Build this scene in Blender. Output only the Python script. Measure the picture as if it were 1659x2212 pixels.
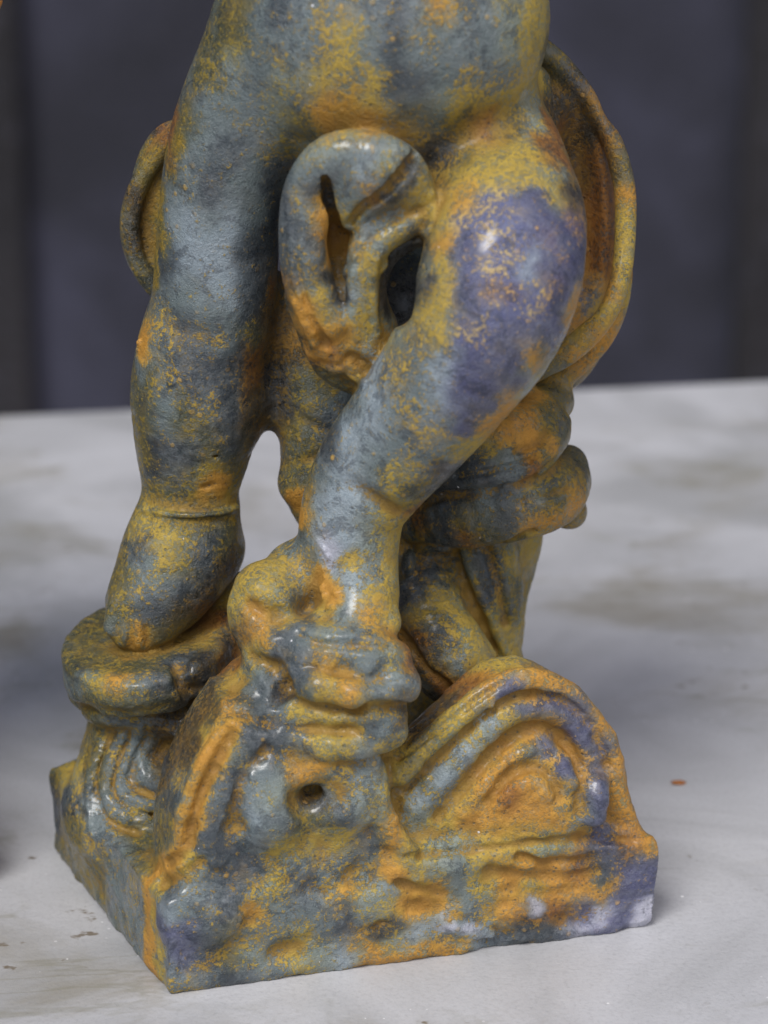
import bpy, math, os, random, time
import numpy as np
T0 = time.time()
for o in list(bpy.data.objects): bpy.data.objects.remove(o)
SC = bpy.context.scene
COL = SC.collection
MM = 0.001
# ------------------------------------------------------------------ camera
FOC = 6000.0; W0, H0 = 1659.0, 2212.0      # focal length and size of the picture in its own pixels
PITCH = math.radians(20.0)
Fv = np.array([0, math.cos(PITCH), -math.sin(PITCH)]); Uv = np.array([0, math.sin(PITCH), math.cos(PITCH)])
def ray(x, y): return np.array([(x-W0/2)/FOC, 0, 0]) - Uv*((y-H0/2)/FOC) + Fv
_r = ray(370, 2135)*600
CAM = -_r.copy(); CAM[0] = 0.0             # millimetres; the near corner of the plinth stands at y = 0, z = 0
def P(x, y, Y):
    r = ray(x, y); return CAM + r*((Y-CAM[1])/r[1])
def G(x, y, z=0.0):
    r = ray(x, y); return CAM + r*((z-CAM[2])/r[2])
def S(Y, y=1100):                          # millimetres per picture pixel at that depth
    p = P(W0/2, y, Y); return float((p-CAM) @ Fv)/FOC
def proj(p):
    v = p-CAM; w = v @ Fv
    return W0/2+FOC*v[..., 0]/w, H0/2-FOC*(v @ Uv)/w, w
cam = bpy.data.cameras.new("camera"); camo = bpy.data.objects.new("camera", cam); COL.objects.link(camo)
camo.location = CAM*MM; camo.rotation_euler = (math.radians(90)-PITCH, 0, 0)
cam.sensor_fit = 'HORIZONTAL'; cam.sensor_width = 36; cam.lens = FOC/W0*36
cam.clip_start = 0.01; cam.clip_end = 100
cam.dof.use_dof = True; cam.dof.focus_distance = 0.603; cam.dof.aperture_fstop = 17
SC.camera = camo
# ------------------------------------------------------------------ light
SUN_EL, SUN_AZ = math.radians(52), math.radians(-28)     # from the upper left, in front of the statue
w = bpy.data.worlds.new("World"); SC.world = w; w.use_nodes = True
nt = w.node_tree; bg = nt.nodes['Background']
sk = nt.nodes.new('ShaderNodeTexSky'); sk.sky_type = 'NISHITA'; sk.sun_disc = False
sk.sun_elevation = SUN_EL; sk.sun_rotation = math.radians(180)+SUN_AZ*1.0
sk.air_density = 1.0; sk.dust_density = 3.0; sk.ozone_density = 1.0
nt.links.new(sk.outputs[0], bg.inputs[0]); bg.inputs[1].default_value = 0.10
sun = bpy.data.lights.new("sun", 'SUN'); suno = bpy.data.objects.new("sun", sun); COL.objects.link(suno)
sun.energy = 2.7; sun.angle = math.radians(24); sun.color = (1, 0.97, 0.93)
suno.rotation_euler = (math.radians(90)-SUN_EL, 0, SUN_AZ)
SC.view_settings.view_transform = 'Standard'; SC.view_settings.look = 'None'
SC.view_settings.exposure = 0.16; SC.view_settings.gamma = 1
SC.render.resolution_x, SC.render.resolution_y = 768, 1024

# ------------------------------------------------------------------ signed-distance sculpting
VOX = float(os.environ.get('VOX', '0.5'))
LO = np.array([-85., -20., -1.0]); HI = np.array([75., 118., 292.])
N = np.ceil((HI-LO)/VOX).astype(int)+1
F = np.full(N, 50.0, np.float32); L = np.full(N, -1, np.int8)
AX = [(LO[i]+VOX*np.arange(N[i])).astype(np.float32) for i in range(3)]
PARTS = ['drapery_end', 'plinth', 'child_figure', 'loin_cloth', 'billowing_drapery', 'draped_tree_stump', 'rock_footrest', 'sea_creature_head', 'scallop_shell']
def region(lo, hi):
    a = np.maximum(np.floor((np.asarray(lo)-LO)/VOX).astype(int), 0)
    b = np.minimum(np.ceil((np.asarray(hi)-LO)/VOX).astype(int)+1, N)
    return tuple(slice(int(a[i]), int(max(b[i], a[i]+1))) for i in range(3))
def grid(sl):
    return AX[0][sl[0]][:, None, None], AX[1][sl[1]][None, :, None], AX[2][sl[2]][None, None, :]
def blend(sl, d, part, k):
    f = F[sl]; d = d.astype(np.float32)
    lab = L[sl]; lab[d < f] = PARTS.index(part)
    if k > 0:
        h = np.maximum(k-np.abs(f-d), 0)/k
        f[...] = np.minimum(f, d)-h*h*k*0.25
    else: f[...] = np.minimum(f, d)
def carve(sl, d, k):
    f = F[sl]; d = -d.astype(np.float32)
    h = np.maximum(k-np.abs(f-d), 0)/k if k > 0 else 0
    f[...] = np.maximum(f, d)+h*h*k*0.25
def spline(pts, n=4):
    pts = np.array(pts, float)
    if len(pts) < 3: return pts
    q = np.vstack([2*pts[0]-pts[1], pts, 2*pts[-1]-pts[-2]]); out = []
    for i in range(len(pts)-1):
        p0, p1, p2, p3 = q[i:i+4]
        for t in np.arange(n)/n:
            out.append(0.5*((2*p1)+(-p0+p2)*t+(2*p0-5*p1+4*p2-p3)*t*t+(-p0+3*p1-3*p2+p3)*t**3))
    out.append(pts[-1]); return np.array(out)
def chain_field(pts, sy, pad, n):
    """pts: (x px, y px, Y mm, r px). sy < 1 flattens front to back."""
    q = spline([np.r_[P(x, y, Y+YS), r*S(Y, y)] for x, y, Y, r in pts], n)
    lo = (q[:, :3]-q[:, 3:4]*max(1, sy)).min(0)-pad; hi = (q[:, :3]+q[:, 3:4]*max(1, sy)).max(0)+pad
    sl = region(lo, hi); shp = F[sl].shape
    D = np.full(shp, 60.0, np.float32); off = np.array([s.start for s in sl])
    for a, b in zip(q[:-1], q[1:]):
        R = max(a[3], b[3])*max(1, sy)+pad
        s2 = region(np.minimum(a, b)[:3]-R, np.maximum(a, b)[:3]+R)
        X, Y_, Z = grid(s2)
        ab = (b-a)[:3].copy(); ab[1] /= sy
        px, py, pz = X-np.float32(a[0]), (Y_-np.float32(a[1]))/np.float32(sy), Z-np.float32(a[2])
        t = np.clip((px*ab[0]+py*ab[1]+pz*ab[2])/max(ab @ ab, 1e-6), 0, 1).astype(np.float32)
        d = np.sqrt((px-t*ab[0])**2+(py-t*ab[1])**2+(pz-t*ab[2])**2)-(a[3]+t*(b[3]-a[3]))
        if sy < 1: d = d*(0.5+0.5*sy)
        r = tuple(slice(s2[i].start-sl[i].start, s2[i].stop-sl[i].start) for i in range(3))
        r = tuple(slice(max(q_.start, 0), q_.stop) for q_ in r)
        v = D[r]
        np.minimum(v, d[:v.shape[0], :v.shape[1], :v.shape[2]], out=v)
    return sl, D
YS = 0.0
def tube(part, pts, k=2.0, sy=1.0, n=4):
    sl, D = chain_field(pts, sy, k+3*VOX+0.5, n); blend(sl, D, part, k)
def groove(pts, k=1.0, sy=1.0, n=4):
    sl, D = chain_field(pts, sy, k+3*VOX+0.5, n); carve(sl, D, k)
def ell_field(x, y, Y, rx, rz, ry, rot, yaw, pad):
    s = S(Y, y); c = P(x, y, Y+YS); rad = np.array([rx*s, ry, rz*s])
    R = rad.max()+pad; sl = region(c-R, c+R); X, Y_, Z = grid(sl)
    X = X-c[0]; Y_ = Y_-c[1]; Z = Z-c[2]
    cy, sy_ = math.cos(math.radians(yaw)), math.sin(math.radians(yaw))
    X, Y_ = X*cy+Y_*sy_, -X*sy_+Y_*cy
    ca, sa = math.cos(math.radians(rot)), math.sin(math.radians(rot))      # clockwise in the picture
    u = X*ca-Z*sa; v = X*sa+Z*ca
    k0 = np.sqrt((u/rad[0])**2+(Y_/rad[1])**2+(v/rad[2])**2)
    k1 = np.sqrt((u/rad[0]**2)**2+(Y_/rad[1]**2)**2+(v/rad[2]**2)**2)+1e-6
    return sl, k0*(k0-1)/k1
def ell(part, x, y, Y, rx, rz, ry, k=2.0, rot=0, yaw=0):
    sl, D = ell_field(x, y, Y, rx, rz, ry, rot, yaw, k+3*VOX+0.5); blend(sl, D, part, k)
def scoop(x, y, Y, rx, rz, ry, k=1.5, rot=0, yaw=0):
    sl, D = ell_field(x, y, Y, rx, rz, ry, rot, yaw, k+3*VOX+0.5); carve(sl, D, k)
def hit(x, y):
    r = ray(x, y); t = np.arange(430, 760, 0.4); p = CAM+r*t[:, None]
    g = ((p-LO)/VOX); gi = np.rint(g).astype(int); ok = ((gi >= 0) & (gi < N)).all(1)
    gi = np.clip(gi, 0, np.array(N)-1); f = F[gi[:, 0], gi[:, 1], gi[:, 2]]; w_ = np.where(ok & (f < 0))[0]
    return p[w_[0]] if len(w_) else None
def on(pts, sink, n=5):
    """picture points dropped on the surface built so far and sunk by `sink` mm; yields (x, y, Y, r) for tube()"""
    q = spline([np.array(p, float) for p in pts], n) if len(pts) > 2 else np.array(pts, float)
    out = []
    for x, y, r in q:
        h = hit(x, y)
        if h is None: continue
        out.append((x, y, float(h[1])+sink, max(r, 3)))
    return out
def ridge(part, pts, sink=0.6, k=2.0):
    q = on(pts, sink)
    if len(q) > 1: tube(part, q, k, n=1)
def crease(pts, sink=-0.2, k=1.5):
    q = on(pts, sink)
    if len(q) > 1: groove(q, k, n=1)
def disc(part, x, y, Y, rx, ry, h, rnd, k, tilt=0):
    """flat-topped pad: rx in picture px, ry and half-thickness h in mm, rising to the right by tilt degrees"""
    rx = rx*S(Y, y); c = P(x, y, Y); R = max(rx, ry)+k+3; sl = region(c-R, c+R); X, Y_, Z = grid(sl)
    X = X-c[0]; Y_ = Y_-c[1]; Z = Z-c[2]; a = math.radians(tilt); u = X*math.cos(a)+Z*math.sin(a); v = -X*math.sin(a)+Z*math.cos(a)
    q = np.sqrt((u/rx)**2+(Y_/ry)**2); d2 = (q-1)*min(rx, ry)+rnd; dz = np.abs(v)-h+rnd
    D = np.minimum(np.maximum(d2, dz), 0)+np.sqrt(np.maximum(d2, 0)**2+np.maximum(dz, 0)**2)-rnd
    blend(sl, D, part, k)
def poly2d(X, Y_, poly):
    d = None; inside = np.zeros(np.broadcast(X, Y_).shape, bool)
    for i in range(len(poly)):
        a = poly[i]; b = poly[(i+1) % len(poly)]; e = b-a
        wx, wy = X-a[0], Y_-a[1]
        t = np.clip((wx*e[0]+wy*e[1])/(e @ e), 0, 1)
        q = (wx-t*e[0])**2+(wy-t*e[1])**2
        d = q if d is None else np.minimum(d, q)
        c = ((Y_ >= a[1]) != (Y_ >= b[1])) & (((Y_-a[1])*e[0]/(e[1] if e[1] else 1e-9)+a[0]) > X)
        inside ^= c
    return np.where(inside, -1, 1)*np.sqrt(d)
A0, B0 = G(372, 2154), G(1424, 2006)
fd = (B0-A0)[:2]; fd /= np.linalg.norm(fd); fn = np.array([fd[1], -fd[0]])   # along the plinth's front, and out of it
def FY(x, out=0.0, y=1900):               # world Y of the plinth's front plane under picture column x, moved out of it by `out` mm
    r = ray(x, y); a = A0[:2]+fn*out
    t = ((a-CAM[:2]) @ fn)/(r[:2] @ fn); return float(CAM[1]+r[1]*t)
def plate(part, poly, front, thick, rnd, k):
    """upright slab parallel to the plinth's front face; its outline given on that face; front: mm out of the face"""
    q = []
    for x, y in poly:
        Y = FY(x, front, y); p = P(x, y, Y); q.append([(p[:2]-A0[:2]) @ fd, p[2]])
    q = np.array(q)
    c = [A0[:2]+fd*s+fn*o for s in (q[:, 0].min(), q[:, 0].max()) for o in (front, front-thick)]
    lo = np.r_[np.min(c, 0), q[:, 1].min()]-k-3; hi = np.r_[np.max(c, 0), q[:, 1].max()]+k+3
    sl = region(lo, hi); X, Y_, Z = grid(sl)
    s = (X-A0[0])*fd[0]+(Y_-A0[1])*fd[1]; o = (X-A0[0])*fn[0]+(Y_-A0[1])*fn[1]
    d2 = poly2d(s, Z, q)+rnd; dn = np.abs(o-(front-thick/2))-thick/2+rnd
    D = np.minimum(np.maximum(d2, dn), 0)+np.sqrt(np.maximum(d2, 0)**2+np.maximum(dn, 0)**2)-rnd
    blend(sl, D, part, k)
def noise3(shape, seed, wave):            # smooth lattice noise over the whole grid, -1..1
    rng = np.random.default_rng(seed); n = np.ceil(np.array(shape)*VOX/wave).astype(int)+2
    g = rng.uniform(-1, 1, n).astype(np.float32)
    for ax in range(3):
        t = np.arange(shape[ax])*VOX/wave; i = t.astype(int); f = (t-i); f = f*f*(3-2*f)
        sh = [1, 1, 1]; sh[ax] = -1; f = f.reshape(sh).astype(np.float32)
        g = np.take(g, i, ax)*(1-f)+np.take(g, i+1, ax)*f
    return g

# ---- plinth: four-sided block, slightly uneven
pl, fb = 'plinth', None
LB = G(117, 1842); RB = B0+(LB-A0)*0.97
quad = np.array([G(366, 2152)[:2], B0[:2], RB[:2], LB[:2], G(312, 2092)[:2]]); PH = 22.3
sl = region([-80, -14, -1], [70, 118, 30]); X, Y_, Z = grid(sl)
cen = quad.mean(0); 
d2 = poly2d(X+0*Z+(X-cen[0])*Z*0.0003, Y_+0*X, quad)+1.3; dz = np.abs(Z-PH/2+1)-PH/2-1+1.3
D = np.minimum(np.maximum(d2, dz), 0)+np.sqrt(np.maximum(d2, 0)**2+np.maximum(dz, 0)**2)-1.3
blend(sl, D, pl, 0)
ell(pl, 165, 1682, 66, 50, 26, 5, 4)
# ---- rock under the left foot
rk = 'rock_footrest'
ell(rk, 330, 1720, 66, 170, 130, 20, 6)
ell(rk, 290, 1755, 54, 125, 90, 13, 9)
tube(rk, [(330, 1760, 58, 125), (318, 1660, 60, 118), (335, 1570, 62, 122), (350, 1500, 62, 130)], 5)
ell(rk, 335, 1600, 56, 140, 120, 17, 8)
ell(rk, 300, 1490, 54, 150, 50, 18, 6)
ell(rk, 300, 1720, 46, 135, 120, 13, 10)
ell(rk, 250, 1770, 44, 75, 70, 10, 8)
ell(rk, 420, 1640, 44, 90, 150, 14, 8)
disc(rk, 325, 1412, 55, 190, 27, 5.0, 2.2, 2.5, tilt=6)
tube(rk, [(470, 1270, 78, 48), (500, 1300, 70, 60), (480, 1400, 58, 70), (470, 1520, 55, 90), (450, 1650, 52, 90)], 6)
crease([(385, 1435, 8), (395, 1480, 10), (430, 1500, 9)], 0, 2)
crease([(160, 1530, 10), (240, 1548, 14), (330, 1548, 14), (420, 1525, 12), (470, 1500, 10)], -0.5, 3)
crease([(385, 1440, 8), (400, 1480, 11), (440, 1500, 9)], 0, 3)
h_ = hit(352, 1642); scoop(355, 1640, float(h_[1])+0.5, 50, 38, 7, 3, rot=-25)
for q in ([(285, 1585), (256, 1650), (246, 1706), (282, 1752), (362, 1766)], [(238, 1600), (214, 1660), (208, 1716), (236, 1775), (300, 1800)], [(322, 1590), (292, 1640), (284, 1690), (322, 1718), (390, 1722)]):
    crease([(x, y, 6) for x, y in q], 0.1, 1)
for q, r in (([(262, 1592), (238, 1650), (228, 1710), (262, 1762), (350, 1782)], 13), ([(306, 1572), (274, 1640), (262, 1700), (300, 1735), (372, 1745)], 10), ([(215, 1606), (196, 1680), (190, 1740), (200, 1800)], 10)):
    ridge(rk, [(x, y, r*.7) for x, y in q], 0.1, 1.6)

# ---- tree stump wrapped in cloth, behind the figure
st = 'draped_tree_stump'
tube(st, [(960, 1640, 76, 190), (985, 1500, 76, 150), (985, 1380, 77, 140), (985, 1260, 78, 160), (960, 1120, 78, 215), (900, 960, 80, 255), (880, 820, 80, 245), (880, 700, 78, 220)], 3, sy=0.75)
tube(st, [(690, 640, 68, 95), (688, 780, 66, 100), (690, 900, 64, 86), (690, 1000, 64, 84), (700, 1050, 64, 88), (745, 1110, 64, 94), (800, 1190, 66, 80)], 4)
tube(st, [(540, 700, 70, 60), (565, 790, 68, 56), (580, 860, 68, 40), (620, 880, 68, 50)], 4)
for q in ([(640, 760), (720, 850), (800, 900)], [(620, 900), (700, 930), (780, 960)], [(620, 1010), (700, 990), (780, 1010)]):
    groove([(x, y, 54.5+abs(x-690)*0.012, 9) for x, y in q], 2)
tube(st, [(640, 1045, 60, 38), (700, 1040, 56, 36), (760, 1060, 56, 36)], 3)
tube(st, [(905, 1145, 60, 55), (1000, 1108, 54, 80), (1100, 1082, 54, 90), (1180, 1062, 58, 84), (1222, 1040, 66, 56)], 2)
ell(st, 1228, 1010, 70, 44, 46, 8, 1)
ell(st, 1215, 1090, 70, 58, 42, 9, 2, rot=35)
tube(st, [(940, 1040, 56, 40), (1040, 1012, 49, 56), (1130, 985, 50, 56), (1185, 945, 56, 44), (1205, 915, 60, 30)], 1.5)
tube(st, [(1010, 960, 52, 56), (1100, 935, 52, 60), (1170, 915, 58, 48)], 2)
tube(st, [(1150, 895, 62, 62), (1195, 868, 70, 46)], 2)
tube(st, [(905, 1230, 60, 60), (925, 1330, 52, 80), (970, 1420, 48, 92), (1035, 1490, 50, 74)], 3)
tube(st, [(1020, 1170, 64, 90), (1040, 1290, 65, 92), (1062, 1390, 66, 62), (1085, 1480, 66, 60)], 3)
crease([(910, 1092, 6), (960, 1072, 9), (1050, 1062, 10), (1140, 1040, 9), (1195, 1000, 8)], -0.2, 1.2)
crease([(985, 1030, 6), (1060, 1018, 7), (1130, 1000, 7), (1160, 985, 6)], 0, 1)
crease([(1110, 975, 6), (1160, 958, 8), (1185, 925, 7)], -0.2, 1.2)
crease([(1225, 1055, 6), (1180, 1070, 6), (1120, 1085, 5)], 0, 1.5)
crease([(880, 1180, 9), (980, 1190, 11), (1080, 1178, 11), (1150, 1150, 9)], -0.3, 1.5)
crease([(985, 1190, 10), (1008, 1260, 9), (1045, 1350, 8), (1090, 1440, 7)], 0.2, 1.2)
ridge(st, [(1000, 1195, 9), (1028, 1265, 8), (1066, 1350, 8), (1105, 1440, 8)], 0.1, 1)
crease([(1055, 1190, 9), (1078, 1270, 10), (1095, 1350, 8)], 0, 1.5)
crease([(870, 1370, 8), (920, 1440, 8), (975, 1490, 7)], 0.3, 1.5)
ell(st, 882, 1215, 52, 16, 30, 3, 1.5, rot=10)

# ---- billowing drapery behind the hips
bd = 'billowing_drapery'
ell(bd, 1180, 490, 84, 170, 380, 9, 3, rot=-4)
tube(bd, [(1120, 80, 76, 30), (1195, 128, 76, 26), (1258, 200, 75, 24), (1290, 262, 74, 22), (1322, 310, 73, 24), (1348, 400, 72, 24), (1350, 500, 70, 24), (1340, 590, 66, 24), (1306, 680, 62, 26), (1240, 750, 60, 28), (1170, 790, 60, 28), (1080, 830, 62, 28)], 3)
tube(bd, [(1346, 540, 78, 22), (1338, 640, 76, 24), (1300, 730, 74, 25), (1225, 805, 72, 27), (1140, 865, 70, 28), (1080, 900, 66, 26)], 2.5)
ell(bd, 1190, 480, 79, 135, 340, 12, 3, rot=-4)
scoop(1255, 440, 66, 66, 250, 13, 2.5, rot=-3)
tube(bd, [(1150, 180, 66, 40), (1175, 330, 64, 34), (1200, 440, 64, 26)], 4)
ell('drapery_end', 390, 450, 81, 110, 195, 5, 3)
tube('drapery_end', [(470, 215, 76, 24), (405, 262, 76, 22), (345, 330, 76, 20), (302, 395, 76, 21), (280, 480, 76, 22), (296, 565, 76, 21), (350, 635, 76, 22), (430, 690, 76, 26)], 2)
tube('drapery_end', [(350, 350, 82, 14), (322, 400, 82, 14), (318, 500, 80, 14), (345, 590, 78, 16)], 2)

# ---- child figure: one continuous body
cf = 'child_figure'
tube(cf, [(850, -400, 56, 180), (845, -290, 55, 265), (840, -150, 54, 325), (838, -20, 53, 332), (828, 90, 53, 322)], 8, sy=0.78)
ell(cf, 838, 60, 50, 325, 235, 24.5, 8)
tube(cf, [(610, 90, 55, 160), (545, 210, 55, 148), (502, 330, 56, 142), (478, 450, 57, 134), (468, 560, 58, 133), (458, 660, 58, 133), (432, 760, 59, 137), (424, 860, 60, 143), (419, 950, 61, 128), (413, 1030, 61, 108), (410, 1085, 61, 102)], 7)
tube(cf, [(409, 1108, 60, 110), (393, 1180, 58, 126), (362, 1245, 55, 116), (322, 1305, 51, 94), (294, 1345, 48, 72)], 1.2)
for x, y, r in ((240, 1362, 20), (266, 1378, 23), (298, 1384, 26), (334, 1370, 22)):
    tube(cf, [(x+14, y-50, 45, r), (x, y, 43.5, r*0.8)], 1.6)
ell(cf, 462, 1190, 62, 62, 62, 7, 4)
crease([(252, 1352, 4), (256, 1390, 4)], -0.3, 1.5)
crease([(280, 1358, 4), (283, 1400, 4)], -0.3, 1.5)
crease([(316, 1355, 4), (319, 1395, 4)], -0.3, 1.5)
tube(cf, [(1010, 250, 58, 150), (1060, 350, 50, 160), (1088, 450, 36, 164), (1088, 560, 25, 176), (1052, 680, 21, 172), (978, 800, 22, 154), (897, 905, 25, 141), (815, 1005, 28, 128), (768, 1085, 29, 114), (754, 1170, 29, 109), (765, 1255, 28, 96), (772, 1325, 26, 86)], 5)
ell(cf, 1120, 470, 33, 118, 130, 13, 6)
# creases: boot top, groin, knee, belly
groove([(308, 1092, 52, 5), (360, 1101, 48, 5), (420, 1104, 47, 5), (480, 1099, 50, 5), (514, 1090, 56, 5)], 1.2)
tube(cf, [(310, 1100, 53, 6), (360, 1110, 49, 6), (420, 1113, 48, 6), (480, 1108, 51, 6), (514, 1098, 57, 6)], 1)
groove([(905, 300, 26, 22), (955, 322, 29, 20), (1050, 292, 31, 10), (1150, 265, 36, 8)], 7)
groove([(640, 330, 36, 16), (622, 420, 42, 14), (612, 560, 46, 12)], 4)
groove([(340, 700, 46, 12), (400, 720, 44, 9), (470, 740, 43, 7)], 5)
groove([(720, 1050, 16, 6), (790, 1065, 16.5, 6), (860, 1110, 19, 6)], 4)
scoop(462, 1052, 49.4, 30, 10, 1.2, 0.5, rot=-6)
scoop(465, 985, 48.6, 6, 4, 1, 0.4)

# ---- cloth across the loins
lc = 'loin_cloth'
ell(lc, 735, 560, 42, 100, 250, 12, 4)
ell(lc, 750, 730, 40, 82, 115, 10, 4, rot=-25)
tube(lc, [(760, 790, 35, 48), (700, 690, 30, 56), (664, 600, 28, 54), (652, 490, 27, 50), (664, 400, 26, 48), (718, 338, 25, 50), (800, 330, 24, 48), (872, 362, 25, 46), (905, 430, 28, 42)], 3)
ell(lc, 800, 385, 26.5, 84, 78, 8, 4)
ell(lc, 760, 430, 30, 50, 70, 8, 4)
tube(lc, [(925, 452, 29, 36), (870, 478, 27, 42), (812, 515, 26, 44), (784, 580, 27, 42), (778, 670, 29, 42), (790, 770, 32, 44)], 2)
tube(lc, [(905, 505, 33, 22), (848, 548, 33, 28), (812, 620, 33, 34), (812, 700, 34, 38), (835, 770, 36, 40)], 3)
ell(lc, 800, 690, 36, 50, 110, 7, 3)
ridge(lc, [(770, 560, 10), (762, 640, 10), (770, 730, 9)], 0.2, 1)
ridge(lc, [(815, 545, 8), (806, 620, 9), (812, 720, 9)], 0.2, 1)
crease([(892, 335, 10), (868, 372, 15), (828, 415, 15), (780, 452, 13), (757, 480, 8)], 0.9, 1)
crease([(702, 380, 10), (712, 430, 21), (722, 500, 27), (730, 575, 22), (735, 640, 13), (737, 690, 8)], 1.4, 1)
crease([(676, 595, 5), (680, 640, 6)], 0.2, 1.5)
crease([(748, 500, 6), (744, 560, 8), (742, 640, 8)], 0.5, 1.5)
scoop(872, 618, 34, 36, 70, 20, 1.5, rot=8)
ridge(lc, [(628, 500, 7), (632, 570, 7), (650, 640, 7), (682, 720, 7)], 0, 1)
crease([(645, 560, 5), (656, 620, 6), (676, 690, 6), (700, 740, 5)], 0, 1.2)
crease([(905, 455, 6), (850, 482, 7), (800, 520, 7), (772, 570, 6)], -0.1, 1.5)
ridge(lc, [(930, 420, 9), (938, 470, 9), (915, 510, 9), (860, 535, 8), (825, 580, 8)], 0.1, 1)
ridge(lc, [(640, 655, 9), (672, 730, 9), (694, 782, 9), (740, 800, 8), (790, 830, 8)], 0.1, 1)
crease([(700, 715, 9), (706, 745, 10)], 0.2, 2)
tube(lc, [(648, 640, 32, 30), (690, 760, 34, 28), (722, 795, 36, 26), (800, 835, 37, 20)], 3)
crease([(760, 770, 6), (790, 800, 6)], 0.2, 2)
ridge(lc, [(680, 470, 16), (676, 540, 15), (690, 620, 13), (720, 700, 12)], 1.0, 4)

# ---- sea creature head under the front foot
sh = 'sea_creature_head'
plate(sh, [(380, 2040), (372, 1885), (378, 1815), (395, 1740), (425, 1665), (470, 1590), (500, 1545), (560, 1540), (830, 1560), (850, 1640), (858, 1760), (870, 1900), (880, 2000)], 0.0, 26, 6, 4)
YS = -3.0
tube(sh, [(575, 1285, 26, 75), (560, 1330, 25, 68), (610, 1420, 24, 75)], 4)
ell(sh, 640, 1235, 34, 80, 65, 9, 4, rot=-30)
ell(sh, 705, 1440, 22, 170, 120, 16, 4)
ell(sh, 555, 1480, 26, 80, 70, 10, 3)
tube(sh, [(640, 1385, 17, 48), (720, 1398, 12, 50), (800, 1410, 12, 48), (850, 1425, 15, 42)], 3)
tube(sh, [(640, 1465, 11, 38), (720, 1478, 7, 38), (800, 1490, 7, 42), (858, 1482, 10, 44)], 2.5)
ell(sh, 862, 1475, 11, 46, 46, 5, 2)
tube(sh, [(515, 1560, 21, 38), (590, 1572, 13, 40), (680, 1590, 9, 42), (770, 1600, 8, 42), (842, 1575, 11, 42)], 2)
tube(sh, [(520, 1490, 24, 32), (590, 1520, 15, 32), (690, 1540, 9, 30), (790, 1545, 8, 34), (850, 1535, 11, 34)], 2)
groove([(570, 1430, 13, 12), (605, 1480, 9, 20), (625, 1495, 8, 12)], 3)
groove([(640, 1440, 5, 8), (720, 1450, 1.5, 8), (800, 1462, 2, 8), (880, 1505, 5, 7)], 2)
groove([(590, 1550, 7, 6), (690, 1570, 3, 6), (780, 1575, 2.5, 6)], 2)
crease([(500, 1600, 8), (560, 1615, 9), (620, 1632, 10), (700, 1650, 11), (780, 1652, 10), (840, 1630, 8)], 0, 2)
for x, y, r in ((690, 1345, 26), (735, 1358, 24), (775, 1365, 24), (815, 1362, 22), (845, 1345, 19)):
    ell('child_figure', x, y, 17+abs(x-760)*0.03, r, r*1.1, 3.5, 1.5)
tube('child_figure', [(772, 1290, 24, 84), (768, 1345, 20, 78)], 3)
YS = 0.0
ell(sh, 584, 1735, FY(575)+2.2, 74, 104, 6.5, 3, rot=4)
crease([(506, 1790, 5), (502, 1710, 7), (528, 1652, 7), (575, 1622, 6)], -0.2, 3)
ell(sh, 710, 1715, FY(710)+2.2, 110, 95, 5.5, 4)
ell(sh, 690, 1640, 12, 110, 50, 8, 4)
h_ = hit(672, 1722); scoop(700, 1728, float(h_[1])-1.0, 74, 44, 3.4, 3)
scoop(672, 1722, float(h_[1])+1.0, 28, 24, 6, 1.5)
tube(sh, [(800, 1640, FY(800, 0), 24), (815, 1710, FY(815, 1), 22), (845, 1790, FY(845, 0), 24), (880, 1840, FY(880, 0), 20)], 3)
for x, y, a, b in ((800, 1900, 60, 40), (520, 1990, 70, 34), (640, 2060, 60, 30), (700, 1930, 50, 26), (950, 1960, 70, 24), (1100, 2030, 70, 22), (1260, 1990, 60, 26)):
    h_ = hit(x, y); scoop(x, y, float(h_[1])-1.6, a, b, 2.6, 2.5)
# the smooth band down the left side of the front plate, and the step above the block
crease([(500, 1590, 16), (468, 1650, 19), (436, 1720, 20), (416, 1790, 20), (402, 1838, 18), (360, 1866, 14)], -0.3, 1)
ridge(sh, [(470, 1585, 10), (436, 1650, 11), (404, 1720, 11), (386, 1790, 10)], 0.0, 1)
ridge(sh, [(462, 1850, 20), (450, 1790, 22), (474, 1715, 22), (510, 1650, 20), (540, 1610, 18)], 1.0, 2)
crease([(352, 1908, 14), (395, 1898, 15), (436, 1866, 12)], -0.6, 2)
# folds and hollows of the head
crease([(545, 1420, 8), (590, 1440, 12), (620, 1480, 20), (600, 1515, 9)], 0.3, 3)
crease([(640, 1372, 6), (700, 1392, 8), (770, 1392, 7), (840, 1402, 6)], 0, 2)
crease([(660, 1440, 8), (740, 1452, 9), (820, 1462, 8), (880, 1440, 6)], 0, 3)
crease([(640, 1515, 7), (720, 1530, 8), (800, 1528, 8), (880, 1528, 6)], 0, 3)
crease([(500, 1530, 7), (560, 1555, 9), (660, 1575, 9), (760, 1580, 8)], 0, 3)
ridge(sh, [(560, 1275, 16), (600, 1300, 18), (560, 1340, 20), (590, 1390, 18)], 0.6, 4)
crease([(545, 1310, 6), (570, 1325, 8), (600, 1320, 6)], 0, 3)
for x, y, r in ((660, 1425, 22), (705, 1430, 18), (790, 1440, 20), (845, 1455, 22), (610, 1560, 24), (680, 1480, 20), (760, 1500, 20), (820, 1580, 26), (540, 1500, 22), (700, 1620, 22)):
    h_ = hit(x, y); ell(sh, x, y, float(h_[1])+1.2, r, r*.8, 2.2, 3)

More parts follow.
